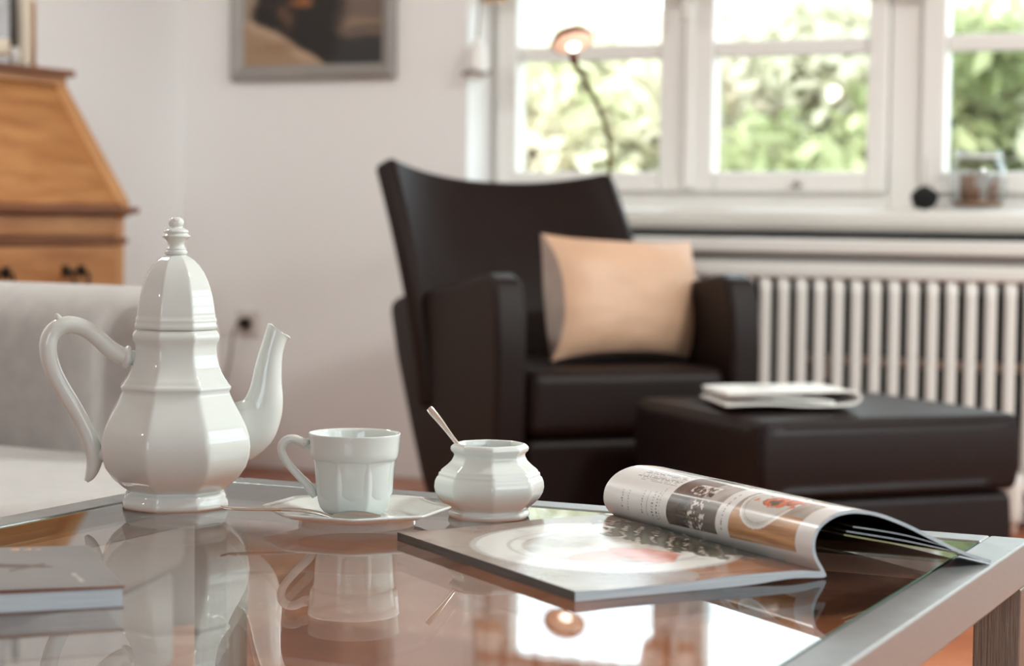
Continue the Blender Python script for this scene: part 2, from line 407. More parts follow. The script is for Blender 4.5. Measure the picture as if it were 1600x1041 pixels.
# ------------------------------------------------------------------ picture on the wall
pic = thing('framed_picture', 'silver-framed painting in tan, brown and black hanging on the back wall', 'picture', (-2.988, YW, 1.111))
w2, ph, fw = .268, .62, .045
prof = [(0, -.001), (0, -.022), (.012, -.028), (.034, -.018), (.045, -.010), (.045, -.001)]
vs = []; fs = []
for (a, y) in prof:
    vs += [(-w2+a, y, a), (w2-a, y, a), (w2-a, y, ph-a), (-w2+a, y, ph-a)]
n = len(prof)
for i in range(n):
    for j in range(4):
        fs.append((i*4+j, i*4+(j+1) % 4, ((i+1) % n)*4+(j+1) % 4, ((i+1) % n)*4+j))
mesh('frame', vs, fs, M['frame'], pic, smooth=False)
def paint(u, v):
    # broad soft shapes only: tan slope at lower left, dark mass, grey-brown right side
    x = u*213+fbm(u*5, v*9, 3)*9; y = 105-v*315+fbm(u*5, v*9, 7)*9
    def soft(d, w=9): return max(0, min(1, .5-d/w))
    c = (26, 18, 14)
    c = mixp(c, (112, 94, 84), soft((150-x)+.0*y, 26)*soft(y-66, 20))
    c = mixp(c, (138, 116, 94), soft(math.hypot((x-190)/46, (y-42)/13)-1, .7))
    c = mixp(c, (96, 82, 74), soft(math.hypot((x-185)/40, (y-48)/6)-1, .8))
    c = mixp(c, (44, 42, 42), soft(138-x, 22)*soft(66-y, 14))
    c = mixp(c, (150, 92, 48), soft(math.hypot((x-92)/15, (y-2)/12)-1, .8))
    c = mixp(c, (92, 64, 44), soft(math.hypot((x-66)/10, (y-28)/22)-1, .9))
    e = y-(26+(x-14)*.70)                     # below the slope line: positive
    c = mixp(c, (186, 158, 132), soft(-e, 9)); c = mixp(c, (162, 132, 104), soft(14-e, 16))
    c = mixp(c, (140, 108, 80), soft(math.hypot((x-52)/30, (y-76)/9)-1, 1.2)*.6)
    if y < 30: c = mixp(c, (150, 132, 116), soft(x-16, 14))
    c = mixp(c, (40, 28, 22), soft(math.hypot((x-42)/17, (y-8)/9)-1, .8)*.9)
    return c
def mixp(a_, b_, t): t = max(0, min(1, t)); return tuple(p+(q-p)*t for p, q in zip(a_, b_))
sheet('painting', lambda u, v: (-w2+.042+u*(2*w2-.084), -.012, .042+v*(ph-.084)), 90, 180, vcol_mat('painted_canvas', .5), pic, ink=paint)

# ------------------------------------------------------------------ socket, plug and cord
so = thing('wall_socket', 'white wall socket with a dark plug low on the back wall', 'socket', (-3.203, YW, .415))
box('plate', -.037, .037, -.009, -.0005, -.037, .037, M['plastic'], so, bev=.003)
o = lathe('socket_ring', [(.024, 0), (.024, .004), (.02, .004), (.019, .001), (0, .001)], M['plastic'], so, seg=24); o.rotation_euler = (PI/2, 0, 0); o.location = (0, -.009, 0)
pl = thing('plug', 'dark plug with grey cord leading down from the wall socket', 'plug', (-3.203, YW-.0105, .415))
o = lathe('plug_body', [(0, 0), (.017, 0), (.018, .012), (.011, .035), (0, .037)], M['iron'], pl, seg=20); o.rotation_euler = (PI/2, 0, 0)
tube('cord', [(0, -.03, 0, .004), (-.008, -.05, -.02, .004), (-.035, -.03, -.1, .004), (-.07, -.014, -.2, .004), (-.1, -.012, -.3, .004), (-.12, -.02, -.40, .004)], M['cord'], pl, seg=8)

# ------------------------------------------------------------------ writing bureau on the left wall
bu = thing('writing_bureau', 'honey-coloured pine writing bureau with a sloping front against the left wall', 'bureau', (XL+.005, 3.70, 0))
HW = .355
side = [(0, .04), (.425, .04), (.425, .715), (.445, .722), (.445, .738), (.235, 1.055), (0, 1.055)]
for y0, y1 in ((-HW, -HW+.03), (HW-.03, HW)):
    prism('side_panel', side, 'y', y0, y1, M['pinelight'], bu, bev=.004)
boxes('carcass', [(0, .41, -HW+.03, HW-.03, .05, .715)], M['pine'], bu)
box('top_board', -.0, .262, -HW-.02, HW+.02, 1.062, 1.08, M['pinedark'], bu, bev=.005)
box('cornice', -.0, .245, -HW-.008, HW+.008, 1.04, 1.063, M['pine'], bu, bev=.006)
a = Vector((.432, 0, .745)); b = Vector((.236, 0, 1.038)); nn = Vector((.293, 0, .196)).normalized()
def slab(y0, y1, off, th, t0=0, t1=1, nm='lid', mm='pine'):
    A = a+(b-a)*t0+nn*off; B = a+(b-a)*t1+nn*off
    return prism(nm, [(A.x, A.z), (B.x, B.z), ((B-nn*th).x, (B-nn*th).z), ((A-nn*th).x, (A-nn*th).z)], 'y', y0, y1, M[mm], bu, bev=.003)
slab(-HW+.045, HW-.045, .004, .02)
slab(HW-.045, HW, .012, .025, nm='slope_moulding', mm='pinelight'); slab(-HW, -HW+.045, .012, .025, nm='slope_moulding', mm='pinelight')
box('lid_lip', .40, .462, -HW-.012, HW+.012, .726, .742, M['pinedark'], bu, bev=.005)
box('rail', .40, .424, -HW+.03, HW-.03, .672, .722, M['pine'], bu, bev=.003)
box('dark_moulding', .40, .436, -HW, HW, .652, .668, M['pinedark'], bu, bev=.004)
for z0, z1 in ((.47, .648), (.27, .462), (.07, .262)):
    d = box('drawer', .40, .43, -HW+.035, HW-.035, z0, z1, M['pine'], bu, bev=.005)
    for y in (-.126, .146):
        zc = (z0+z1)/2+.028
        h = boxes('handle', [(.430, .434, y-.042, y-.018, zc-.012, zc+.016), (.430, .434, y+.018, y+.042, zc-.012, zc+.016), (.430, .433, y-.02, y+.02, zc-.004, zc+.006)], M['iron'], d, bev=.002)
        tube('handle_bail', [(.436, y-.03, zc, .004), (.452, y-.03, zc-.004, .004), (.456, y-.024, zc-.03, .0045), (.456, y, zc-.036, .0045), (.456, y+.024, zc-.03, .0045), (.452, y+.03, zc-.004, .004), (.436, y+.03, zc, .004)], M['iron'], d, seg=8, up=(1, 0, 0))
for x in (.03, .38):
    for y in (-HW+.03, HW-.03):
        lathe('foot', [(.02, 0), (.028, .02), (.024, .05), (.02, .055)], M['pinedark'], bu, seg=16, loc=(x, y, 0))
zt = 1.0805
bt = thing('glass_bottle', 'pale grey glass bottle standing leftmost on top of the bureau', 'bottle', (XL+.17, 3.905, zt))
lathe('bottle_body', [(0, 0), (.022, 0), (.024, .01), (.024, .15), (.020, .18), (.010, .21), (.009, .26), (.011, .265), (0, .265)], mat('greyish_glass', (168, 166, 168), .1, coat=.5), bt, seg=28, n=3)
lathe('bottle_label', [(.0245, .02), (.0245, .065)], M['wax'], bt, seg=28)
vs_ = thing('slim_vase', 'slim dark glass vase with a white foot on top of the bureau', 'vase', (XL+.17, 3.957, zt))
lathe('vase_foot', [(0, 0), (.013, 0), (.013, .045), (.010, .05), (0, .05)], M['white'], vs_, seg=24)
lathe('vase_body', [(.0095, .05), (.0095, .23), (.008, .235), (0, .235)], mat('smoked_glass', (70, 70, 66), .12, coat=.5), vs_, seg=24)
cd = thing('pillar_candle', 'slim ivory candle beside the dark vase on the bureau', 'candle', (XL+.17, 3.998, zt))
lathe('candle_wax', [(0, 0), (.015, 0), (.016, .006), (.016, .17), (.012, .176), (0, .172)], M['wax'], cd, seg=24)
tube('wick', [(0, 0, .17, .0012), (.001, 0, .186, .001)], M['black'], cd, n=1, seg=6)
st = thing('wooden_rod_stand', 'thin light brown wooden stand at the right end of the bureau top', 'stand', (XL+.17, 4.032, zt))
lathe('stand_base', [(0, 0), (.014, 0), (.014, .008), (.006, .014), (0, .014)], M['pinelight'], st, seg=20)
tube('stand_rod', [(0, 0, .01, .0055), (0, 0, .17, .005)], M['pinelight'], st, n=1, seg=12)

# ------------------------------------------------------------------ sofa
sf = thing('sofa', 'light grey fabric sofa with a low rounded backrest left of the table', 'sofa', (-2.6, 2.3, 0))
def rbox(name, x0, x1, y0, y1, z0, z1, m, par, r=.04, seg=5, lev=0, pf=None, **k):
    o = box(name, x0, x1, y0, y1, z0, z1, m, par, **k)
    for p in o.data.polygons: p.use_smooth = True
    bevel(o, r, seg)
    return o
SX = .99
# backrest: swept slab with a rounded, forward-turning right end
path = [(-.62, .13), (-.3, .13), (.3, .13), (.62, .127), (.78, .112), (.88, .075), (.935, .02), (.955, -.05)]
path = crv(path, 6)
vs, fs = [], []
pr = [(-.075, .16), (-.085, .40), (-.082, .54), (-.066, .588), (-.03, .612), (.02, .618), (.06, .606), (.085, .575), (.09, .50), (.09, .16)]
prs = crv([(*p,) for p in pr], 4)
for i, p in enumerate(path):
    q0 = path[max(0, i-1)]; q1 = path[min(len(path)-1, i+1)]
    t = Vector((q1[0]-q0[0], q1[1]-q0[1], 0)).normalized(); nrm = Vector((-t.y, t.x, 0))
    e = max(0, (i-len(path)+7)/6); sh = 1-.5*e*e
    for (a_, z_) in prs: vs.append((p[0]+nrm.x*a_*sh, p[1]+nrm.y*a_*sh, .16+(z_-.16)*(1-.05*e*e)))
m_ = len(prs)
for i in range(len(path)-1):
    for j in range(m_): fs.append((i*m_+j, i*m_+(j+1) % m_, (i+1)*m_+(j+1) % m_, (i+1)*m_+j))
fs += [tuple(range(m_)), tuple(range(len(path)*m_-1, (len(path)-1)*m_-1, -1))]
mesh('backrest', vs, fs, M['sofa'], sf)
rbox('left_armrest', -.80, -.60, -.52, .22, .12, .56, M['sofa'], sf, r=.05)
# seat cushion with rounded right corners
co = [(-.6, -.55), (.98, -.55), (1.06, -.50), (1.10, -.42), (1.11, -.25), (1.07, -.10), (.98, .0), (.86, .045), (.6, .06), (-.6, .06)]
prism('seat_cushion', co, 'z', .25, .382, M['sofaseat'], sf, bev=.03, seg=5)
prism('seat_base', [(x*.98, y*.96) for x, y in co], 'z', .12, .252, M['sofa'], sf, bev=.015)
for x, y in ((-.7, -.45), (-.7, .15), (.95, -.42), (.85, .0)):
    lathe('leg', [(.018, 0), (.022, .12), (.022, .125)], M['chrome'], sf, seg=16, loc=(x, y, 0))

# ------------------------------------------------------------------ leather armchair
CH = PSI+math.radians(20)
ch = thing('armchair', 'dark brown leather armchair with a flared back, standing before the window', 'armchair', at(-.032, 4.05), CH)
def armprof(top):
    P = [(.02, .09), (.0, .25), (-.004, .45), (.004, .545), (.03, top-.012), (.075, top), (.13, top-.006), (.31, top-.032), (.5, top-.052), (.70, top-.072), (.745, top-.085), (.752, .50), (.70, .40), (.58, .24), (.50, .14), (.44, .09)]
    return P
for x0, x1, tp in ((0, .068, .612), (.527, .595, .612)):
    o = prism('armrest', armprof(tp), 'x', x0, x1, M['leather'], ch, bev=.022, seg=5)
rbox('seat_cushion', .072, .523, .004, .56, .275, .416, M['leather'], ch, r=.03)
rbox('seat_base', .074, .521, .02, .60, .085, .274, M['leather'], ch, r=.02)
def backfn(u, v):
    s = u*2-1                                   # -1 left .. 1 right
    wl, wr = -.02-.045*v, .595-.058*v+.006
    x = wl+(wr-wl)*u
    top = .845-.05*(1-abs(s)**2.2)-.022*(u)
    z = .30+(top-.30)*v
    y = .50+.27*(v**1.1)-.085*abs(s)**3*(.35+.65*v)-.03*math.sin(v*PI)
    y += .004*math.sin(u*26+v*3)*math.exp(-((v-.45)/.25)**2)*(1-abs(s))
    return (x, y, z)
o = sheet('backrest', backfn, 36, 28, M['leather'], ch, thick=-.055)
o.modifiers['thick'].offset = -1
bevel(o, .03, 4, 50)
for x, y in ((.05, .08), (.545, .08), (.06, .42), (.535, .42)):
    lathe('foot', [(.016, 0), (.02, .01), (.014, .03), (.014, .1)], M['chrome'], ch, seg=16, loc=(x, y, 0))

# cushion on the chair
cu = thing('cushion', 'peach cushion with a pale beige back leaning in the leather armchair', 'cushion', at(.250, 4.375, .424))
cu.rotation_euler = (math.radians(-13), math.radians(2), PSI+math.radians(30))
CW, CT = .183, .042
def cedge(a, b):
    px = a*CW*(1-.055*(1-b*b)); pz = .130+b*.130*(1-.075*(1-a*a))
    px += a*.011*abs(a*b)**5; pz += b*.009*abs(a*b)**5
    return px, pz, CT*(1-.93*abs(a*b)**2.5)
def cush(sgn):
    def fn(u, v):
        a = u*2-1; b = v*2-1; px, pz, y = cedge(a, b)
        t = .040*((1-abs(a)**3)*(1-abs(b)**3))**.7
        return (px, sgn*(y+t)+.003*fbm(a*3, b*3, sgn), pz)
    return fn
def gus(u, v):
    t = (u*4) % 4; k_ = int(t) % 4; f_ = (t-int(t))*2-1
    a, b = ((-1, -f_), (f_, -1), (1, f_), (-f_, 1))[k_]
    px, pz, y = cedge(a, b); w = v*2-1; e = .002*(1-w*w)*(1-abs(f_)**4)
    return (px+(a if abs(a) == 1 else 0)*e, w*y, pz+(b if abs(b) == 1 else 0)*e)
sheet('front_cover', cush(-1), 26, 22, M['cushion'], cu, label='peach front cover')
sheet('back_cover', cush(1), 26, 22, M['cushback'], cu)
sheet('side_panel', gus, 96, 8, M['cushback'], cu, label='pale beige side panel')

# ------------------------------------------------------------------ ottoman with newspaper
OT = PSI+math.radians(23)
ot = thing('ottoman', 'dark brown leather ottoman in front of the radiator', 'ottoman', at(.449, 3.58), OT)
def puffy(name, x0, x1, y0, y1, z0, z1, m, par, puff=.012, r=.022):
    n = 10; vs = []; fs = []
    o = box(name, x0, x1, y0, y1, z0, z1, m, par)
    bm = bmesh.new(); bm.from_mesh(o.data); bmesh.ops.subdivide_edges(bm, edges=bm.edges, cuts=9, use_grid_fill=True)
    for vv in bm.verts:
        a = (vv.co.x-x0)/(x1-x0)*2-1; b = (vv.co.y-y0)/(y1-y0)*2-1; c = (vv.co.z-z0)/(z1-z0)*2-1
        if abs(c) > .99: vv.co.z += math.copysign(puff, c)*(1-a*a)*(1-b*b) if c > 0 else 0
        if abs(a) > .99: vv.co.x += math.copysign(puff*.6, a)*(1-c*c)
        if abs(b) > .99: vv.co.y += math.copysign(puff*.6, b)*(1-c*c)
    bm.to_mesh(o.data); bm.free()
    for p in o.data.polygons: p.use_smooth = True
    bevel(o, r, 4, 40); return o
puffy('seat_pad', 0, .555, 0, .50, .222, .368, M['leather2'], ot)
puffy('base', .006, .549, .006, .494, .035, .219, M['leather2'], ot, .006, .015)
for x in (.05, .5):
    for y in (.05, .45): lathe('foot', [(.018, 0), (.018, .036)], M['chrome'], ot, seg=14, loc=(x, y, 0))
np_ = thing('newspaper', 'folded white newspaper lying on the ottoman', 'newspaper', at(.395, 3.70, .3855), PSI+math.radians(4))
prf = crv([(0, .001), (.08, .004), (.16, .001), (.225, .003), (.247, .009), (.249, .017), (.235, .0235), (.20, .024), (.13, .0215), (.06, .0205), (.004, .018)], 5)
def newsfn(u, v):
    i = u*(len(prf)-1); k_ = min(int(i), len(prf)-2); t = i-k_
    p = [prf[k_][j]+(prf[k_+1][j]-prf[k_][j])*t for j in (0, 1)]
    return (p[0]+v*-.012, v*.215, p[1]*(1-.15*v))
def newsink(u, v):
    if u > .55 and v > .08:
        col = int(u*46); fr = (u*46) % 1
        if .82 < u < .9 and .35 < v < .7: return (176, 180, 178)
        if fr > .2 and int(v*44) % 2 == 0: return (206, 206, 203)
    return (228, 227, 223)
sheet('folded_sheets', newsfn, 120, 60, vcol_mat('newsprint_ink', .8), np_, thick=.004, ink=newsink)
sheet('inner_sheets', lambda u, v: (.004+u*.20-v*.012, .004+v*.205, (.0055+.011*(1-u**2))*(1-.15*v)+.002), 20, 8, M['paper'], np_, thick=.006)

# ------------------------------------------------------------------ reading lamp behind the chair
lb = Vector(at(.243, 5.03)); 
lm = thing('reading_lamp', 'slim brass reading lamp with a lit disc head behind the armchair', 'lamp', lb, PSI)
hd = Vector(at((888-800)/3150*4.6, 4.6))-lb
hd = Matrix.Rotation(-PSI, 3, 'Z') @ hd
jt = (-.005, 0, .92)
lathe('base', [(0, 0), (.11, 0), (.11, .012), (.10, .018), (.014, .022), (0, .022)], M['brass'], lm, seg=40)
tube('pole', [(0, 0, .02, .006), (-.004, 0, .5, .006), (-.005, 0, .92, .006)], M['brass'], lm, seg=10, n=1)
tube('arm', [(-.005, 0, .92, .0065), (hd.x*.35, hd.y*.35, .995, .0065), (hd.x+.006, hd.y+.02, 1.085, .007)], M['brass'], lm, seg=10, n=5)
tube('neck', [(hd.x+.006, hd.y+.02, 1.08, .009), (hd.x, hd.y+.004, 1.125, .010)], M['copper'], lm, seg=12, n=1)
hh = thing('lamp_head', None, None, (hd.x, hd.y, 1.128)); hh.parent = lm; hh.scale = (1.15, 1.15, 1.1); hh.rotation_euler = (math.radians(-24), math.radians(-12), 0)
lathe('shade', [(.043, -.004), (.042, .006), (.034, .016), (.018, .023), (0, .025)], M['copper'], hh, seg=32, n=2)
emi = bpy.data.materials.new('warm_lamp'); emi.use_nodes = True; eb = emi.node_tree.nodes['Principled BSDF']
eb.inputs['Base Color'].default_value = (1, .75, .6, 1); eb.inputs['Emission Color'].default_value = (1, .62, .42, 1); eb.inputs['Emission Strength'].default_value = .5
em2 = bpy.data.materials.new('lamp_filament'); em2.use_nodes = True; eb = em2.node_tree.nodes['Principled BSDF']
eb.inputs['Emission Color'].default_value = (1, .86, .72, 1); eb.inputs['Emission Strength'].default_value = 5
lathe('reflector', [(.041, -.003), (.036, -.008), (.02, -.011), (0, -.012)], emi, hh, seg=32)
lathe('bulb', [(0, -.022), (.008, -.020), (.012, -.013), (.010, -.008)], em2, hh, seg=20)

# floor lamp behind the camera station; its lit globe shows as a white dot in the window pane
fl = thing('floor_lamp', 'white globe floor lamp, seen only as a bright dot mirrored in the middle window pane', 'lamp', (-3.05, 0, 0))
lathe('base', [(0, 0), (.13, 0), (.13, .015), (.012, .022), (0, .022)], M['iron'], fl, seg=32)
tube('pole', [(0, 0, .02, .008), (0, 0, 1.365, .008)], M['iron'], fl, n=1, seg=10)
em3 = em2.copy(); em3.name = 'globe_glow'; em3.node_tree.nodes['Principled BSDF'].inputs['Emission Strength'].default_value = 45
lathe('globe', [(0, 1.365), (.016, 1.368), (.029, 1.381), (.034, 1.40), (.029, 1.419), (.016, 1.432), (0, 1.435)], em3, fl, seg=24, n=2)

# ------------------------------------------------------------------ on the sill
jr = thing('glass_jar', 'round glass jar with brown candles on the window sill', 'jar', (-1.115, 4.955, WZ0))
lathe('jar_body', [(0, .003), (.05, .003), (.062, .012), (.069, .04), (.070, .08), (.064, .112), (.053, .126), (.053, .136), (.058, .146), (.055, .147), (.050, .137), (.050, .127), (.060, .111), (.066, .08), (.065, .04), (.058, .015), (0, .008)], M['jarglass'], jr, seg=40, n=2)
lathe('sand_layer', [(0, .009), (.055, .011), (.06, .024), (0, .026)], mat('brown_sand', (150, 112, 82), .9, var=.3, vscale=80), jr, seg=32)
for (x, y, r_, h_) in ((-.018, 0, .024, .066), (.036, .01, .014, .062)):
    lathe('candle', [(0, .024), (r_, .024), (r_, .024+h_), (0, .022+h_)], M['candle'], jr, seg=24, loc=(x, y, 0))
tube('rim_band', [(.0565*math.cos(a), .0565*math.sin(a), .133, .004) for a in [i*PI/8 for i in range(17)]], mat('pale_rim', (225, 225, 220), .3), jr, n=2, seg=8)
bl = thing('seed_ball', 'small black spiky seed ball on the window sill', 'ornament', (-1.240, 4.935, WZ0+.031))
bm = bmesh.new(); bmesh.ops.create_icosphere(bm, subdivisions=4, radius=.026)
for vv in bm.verts:
    d = vv.co.normalized(); vv.co = d*(.026+.006*max(0, math.sin(d.x*22)*math.sin(d.y*22+1)*math.sin(d.z*22+2)+.3)); vv.co.x *= 1.12
me = bpy.data.meshes.new('seed_head'); bm.to_mesh(me); bm.free(); link('seed_head', me, M['black'], bl, smooth=False)
tube('stem', [(-.0, 0, .02, .0018), (-.004, .01, .10, .0012)], M['cord'], bl, n=1, seg=6)

# ------------------------------------------------------------------ coffee table
TX0, TX1, TY1, TY0 = -1.124, -.324, 1.670, .47
tb = thing('coffee_table', 'square coffee table with a glass top in a brushed steel frame', 'table', ((TX0+TX1)/2, (TY0+TY1)/2, 0))
hx, hy = (TX1-TX0)/2, (TY1-TY0)/2; FW = .034; FH = .036; zt = TZ+.001
st = M['steel']
def bar(nm, x0, x1, y0, y1): return box(nm, x0, x1, y0, y1, zt-FH, zt, st, tb, bev=.0022, seg=3)
bar('frame_rail', -hx, -hx+FW, -hy, hy); bar('frame_rail', hx-FW, hx, -hy, hy)
bar('frame_rail', -hx+FW, hx-FW, hy-FW, hy); bar('frame_rail', -hx+FW, hx-FW, -hy, -hy+FW)
g = .0028
boxes('gasket', [(-hx+FW, -hx+FW+g, -hy+FW, hy-FW, zt-.02, zt-.002), (hx-FW-g, hx-FW, -hy+FW, hy-FW, zt-.02, zt-.002),
                 (-hx+FW, hx-FW, hy-FW-g, hy-FW, zt-.02, zt-.002), (-hx+FW, hx-FW, -hy+FW, -hy+FW+g, zt-.02, zt-.002)], M['gasket'], tb)
gp = box('glass_top', -hx+FW+g, hx-FW-g, -hy+FW+g, hy-FW-g, TZ-.008, TZ, M['glass'], tb)
gp.data.materials.append(M['glassedge'])
for p in gp.data.polygons:
    if abs(p.normal.z) < .5: p.material_index = 1
lst = mat('brushed_steel_leg', (150, 142, 132), .4, metal=1, var=.35, vscale=60, stretch=(30, 30, .6), bump=.3, bscale=40)
for sx in (-1, 1):
    for sy in (-1, 1):
        x0 = -hx if sx < 0 else hx-.038; y0 = -hy if sy < 0 else hy-.038
        box('leg', x0, x0+.038, y0, y0+.038, 0, zt-FH, lst, tb, bev=.0015)

# ------------------------------------------------------------------ teapot
K = 1/1755.; D0 = math.radians(-12)
P_ = M['porc']
tp = thing('teapot', 'tall white octagonal porcelain pot with domed lid, left on the glass table', 'teapot', (-1.040, 1.481, TZ), PSI)
def pp(hw, y, f=1): return (hw*K, (790-y)*K, f)
body = [(0, .006, 0), (72*K, .006, .5), pp(78, 789, .6), pp(84, 790, .6), pp(86.5, 786, .7), pp(86, 779, .8), pp(82, 774, .8), pp(83, 771, .8), pp(80, 767, .9), pp(75, 765.5, 1), pp(76, 763, 1),
        pp(86, 757), pp(104, 742), pp(116, 725), pp(121.5, 708), pp(123, 693), pp(121, 677), pp(115, 660), pp(106, 643), pp(96, 626), pp(90, 614), pp(88, 608), pp(90.5, 605), pp(91, 601), pp(88, 598), pp(85, 595), pp(84, 592), pp(81, 589),
        pp(76, 580), pp(71, 568), pp(68, 554), pp(67, 542), pp(68, 534), pp(71.5, 529), pp(72, 522), pp(69, 517), pp(66, 514), pp(58, 514, .8), pp(57, 530, .6), (0, (790-531)*K, 0)]
lathe('pot_body', body, P_, tp, seg=192, th0=D0, n=1)
lid = [(0, (790-513)*K, 0), pp(60, 513), pp(66, 513), pp(68, 510.5), pp(68, 506), pp(66, 503.5), pp(67, 500), pp(66.5, 496), pp(64.5, 494), pp(64.5, 490),
       pp(63.5, 482), pp(62, 472), pp(59.5, 460), pp(56, 448), pp(51.5, 436), pp(46, 425), pp(39, 415), pp(31, 407), pp(23, 401.5), pp(16, 398.5, .6), pp(14.5, 398, 0)]
lo = lathe('lid', lid, P_, tp, seg=192, th0=D0)
fin = [pp(14.5, 398.5, 0), pp(17, 397, 0), pp(17.8, 394, 0), pp(16.5, 391.5, 0), pp(15.5, 390.5, 0), pp(16, 388.5, 0), pp(14.5, 387, 0), pp(12.5, 384, 0), pp(13.5, 379, 0), pp(17, 374, 0), pp(21.5, 370.5, 0), pp(22, 368.5, 0), pp(19.5, 366.5, 0), pp(18, 364.5, 0), pp(19.5, 363, 0), pp(18.5, 360, 0), pp(13, 356.5, 0), pp(10, 355, 0), pp(11.5, 351, 0), pp(11.8, 347.5, 0), pp(10.5, 343.5, 0), pp(7, 340.2, 0), pp(0, 339, 0)]
fo = lathe('finial', fin, P_, lo, seg=48, n=3)
def hp(x, y, r, r2=None): return ((x-273.4)*K*.99, 0, (790-y)*K, r*K, (r2 or r)*K)
ha = [hp(240, 559.5, 12), hp(218, 558, 11.5), hp(199, 557.5, 12), hp(190, 555, 13.5), hp(179, 550, 13.5), hp(166, 541, 13.5), hp(154, 530, 13), hp(141, 519, 13), hp(128, 511, 13), hp(113, 506.5, 13.5), hp(99, 507, 14), hp(86, 513, 14), hp(77, 524, 14), hp(73.5, 540, 14),
      hp(75.5, 558, 13.5), hp(83, 580, 13), hp(95, 603, 12.5), hp(109, 626, 12.5), hp(122, 649, 12.5), hp(133, 672, 13), hp(141, 692, 13.5), hp(145, 710, 13), hp(143, 726, 11), hp(138, 739, 8), hp(132, 747.5, 3.5)]
hrot = math.radians(10.5)
ho = tube('handle', ha, P_, tp, seg=24, n=6)
tube('handle_ring', [hp(202, 557, 11), hp(200, 557, 15.5), hp(197, 556.5, 17.8), hp(193.5, 556, 17.5), hp(190.5, 555.5, 13)], P_, ho, seg=24, n=3)
tube('handle_stub', [hp(142, 700, 8), hp(152, 706, 12), hp(160, 707, 11.5), hp(168, 708, 12.5), hp(178, 709, 13)], P_, ho, seg=24, n=4)
tube('thumb_spur', [hp(96, 508, 11), hp(90, 498, 7), hp(87, 491.5, 4), hp(85.5, 488.5, 1.2)], P_, ho, seg=14, n=4)
sp = [hp(352, 686, 40, 24), hp(375, 675, 42, 23), hp(394, 660, 38.5, 22), hp(407, 642, 30, 20), hp(413, 622, 24.5, 18.5), hp(415.5, 600, 20, 17), hp(418, 575, 17, 15.5), hp(422, 552, 14.5, 14), hp(427, 534, 13.5, 13), hp(432, 521, 14, 12), hp(435, 516, 15.5, 11.5)]
so_ = tube('spout', sp, P_, tp, seg=32, n=6, cap=False)
me = so_.data
ztop = (790-518)*K
for vv in me.vertices:      # sloping mouth with a pouring lip
    if vv.co.z > (790-534)*K:
        t = (vv.co.z-(790-534)*K)/(16*K)
        xr = (vv.co.x*1/K+273.4-433)/14
        vv.co.z += (2.5 if xr < 0 else -1)*abs(xr)*K*min(t, 1.5)
        if xr > .3: vv.co.x += 9*K*(xr-.3)*min(1.2, t); vv.co.z += 2.2*K*(xr-.3)*t; vv.co.y *= (1-.45*(xr-.3)*min(1, t))
sm = so_.modifiers.new('thick', 'SOLIDIFY'); sm.thickness = .0025; sm.offset = -1

ho.rotation_euler = (0, 0, math.radians(19)); ho.scale = (.985, 1, 1); so_.rotation_euler = (0, 0, hrot)

# ------------------------------------------------------------------ cup, saucer, teaspoon
CK = 1/1860.
cpx = at(-.1293, 1.693, TZ)
sau = thing('saucer', 'white octagonal porcelain saucer under the coffee cup', 'saucer', cpx, PSI)
lathe('dish', [(0, .0035, 0), (.042, .0035, 0), (.046, .0, 0), (.0495, .0, 0), (.0485, .005, 0), (.056, .0068, .5), (.070, .0098, .9), (.0795, .0128, 1), (.0806, .0142, 1), (.0795, .0152, 1), (.072, .0134, 1), (.060, .0102, 1), (.054, .0082, .8), (.050, .0068, .3), (.044, .0062, 0), (.028, .006, 0), (.027, .0068, 0), (.024, .006, 0), (0, .006, 0)], P_, sau, seg=192, th0=math.radians(2))
cup = thing('coffee_cup', 'white porcelain coffee cup with faceted sides on its saucer', 'cup', at(-.1295-.002, 1.693, TZ+.0068), PSI)
def cp(hw, y, f): return (hw*CK, (.257-(y-342)*CK)-.0068, f)
cpf = [(0, .0025, 0), (26*CK, .002, 0), (28*CK, 0, 0), (31*CK, 0, 0), (32*CK, .0015, .2), cp(40, 805, .6), cp(50, 800.5, 1), cp(57, 792, 1), cp(60.5, 782, 1), cp(62.3, 769, 1), cp(63.5, 752, 1), cp(64, 735, 1), cp(64.5, 721, 1), cp(65.2, 719, .7), cp(67, 717, .15), cp(68.3, 713.5, 0), cp(69.3, 705, 0), cp(70.3, 692, 0), cp(71.3, 682, 0), cp(72, 678.5, 0), cp(71.8, 677, 0), cp(70.3, 677, 0), cp(68.5, 682, 0), cp(66.5, 705, 0), cp(64, 716, 0), cp(62, 735, 0), cp(60, 770, 0), cp(50, 792, 0), cp(28, 802, 0), (0, cp(0, 803, 0)[1], 0)]
lathe('cup_body', cpf, P_, cup, seg=192, th0=math.radians(-90-22.5+2))
def ch_(x, y, r, r2=None): return ((x-556)*CK, 0, (.257-(y-342)*CK)-.0068, r*CK, (r2 or r)*CK)
hco = tube('handle', [ch_(497, 701, 4.5), ch_(486, 699.5, 4.5), ch_(478, 697.5, 6), ch_(471, 692, 7), ch_(461, 688, 7), ch_(450, 689.5, 7), ch_(442.5, 697, 7), ch_(441.5, 708, 6.5), ch_(447, 721, 6.3), ch_(458, 735, 6.3), ch_(471, 749, 6.5), ch_(482, 760, 7), ch_(489, 770, 7), ch_(494, 779, 5)], P_, cup, seg=18, n=6)
tube('handle_knob', [ch_(475, 699, 2.5), ch_(476, 696, 6), ch_(478.5, 694.5, 8), ch_(481, 695.5, 7.5), ch_(484, 697, 4)], P_, hco, seg=16, n=3)

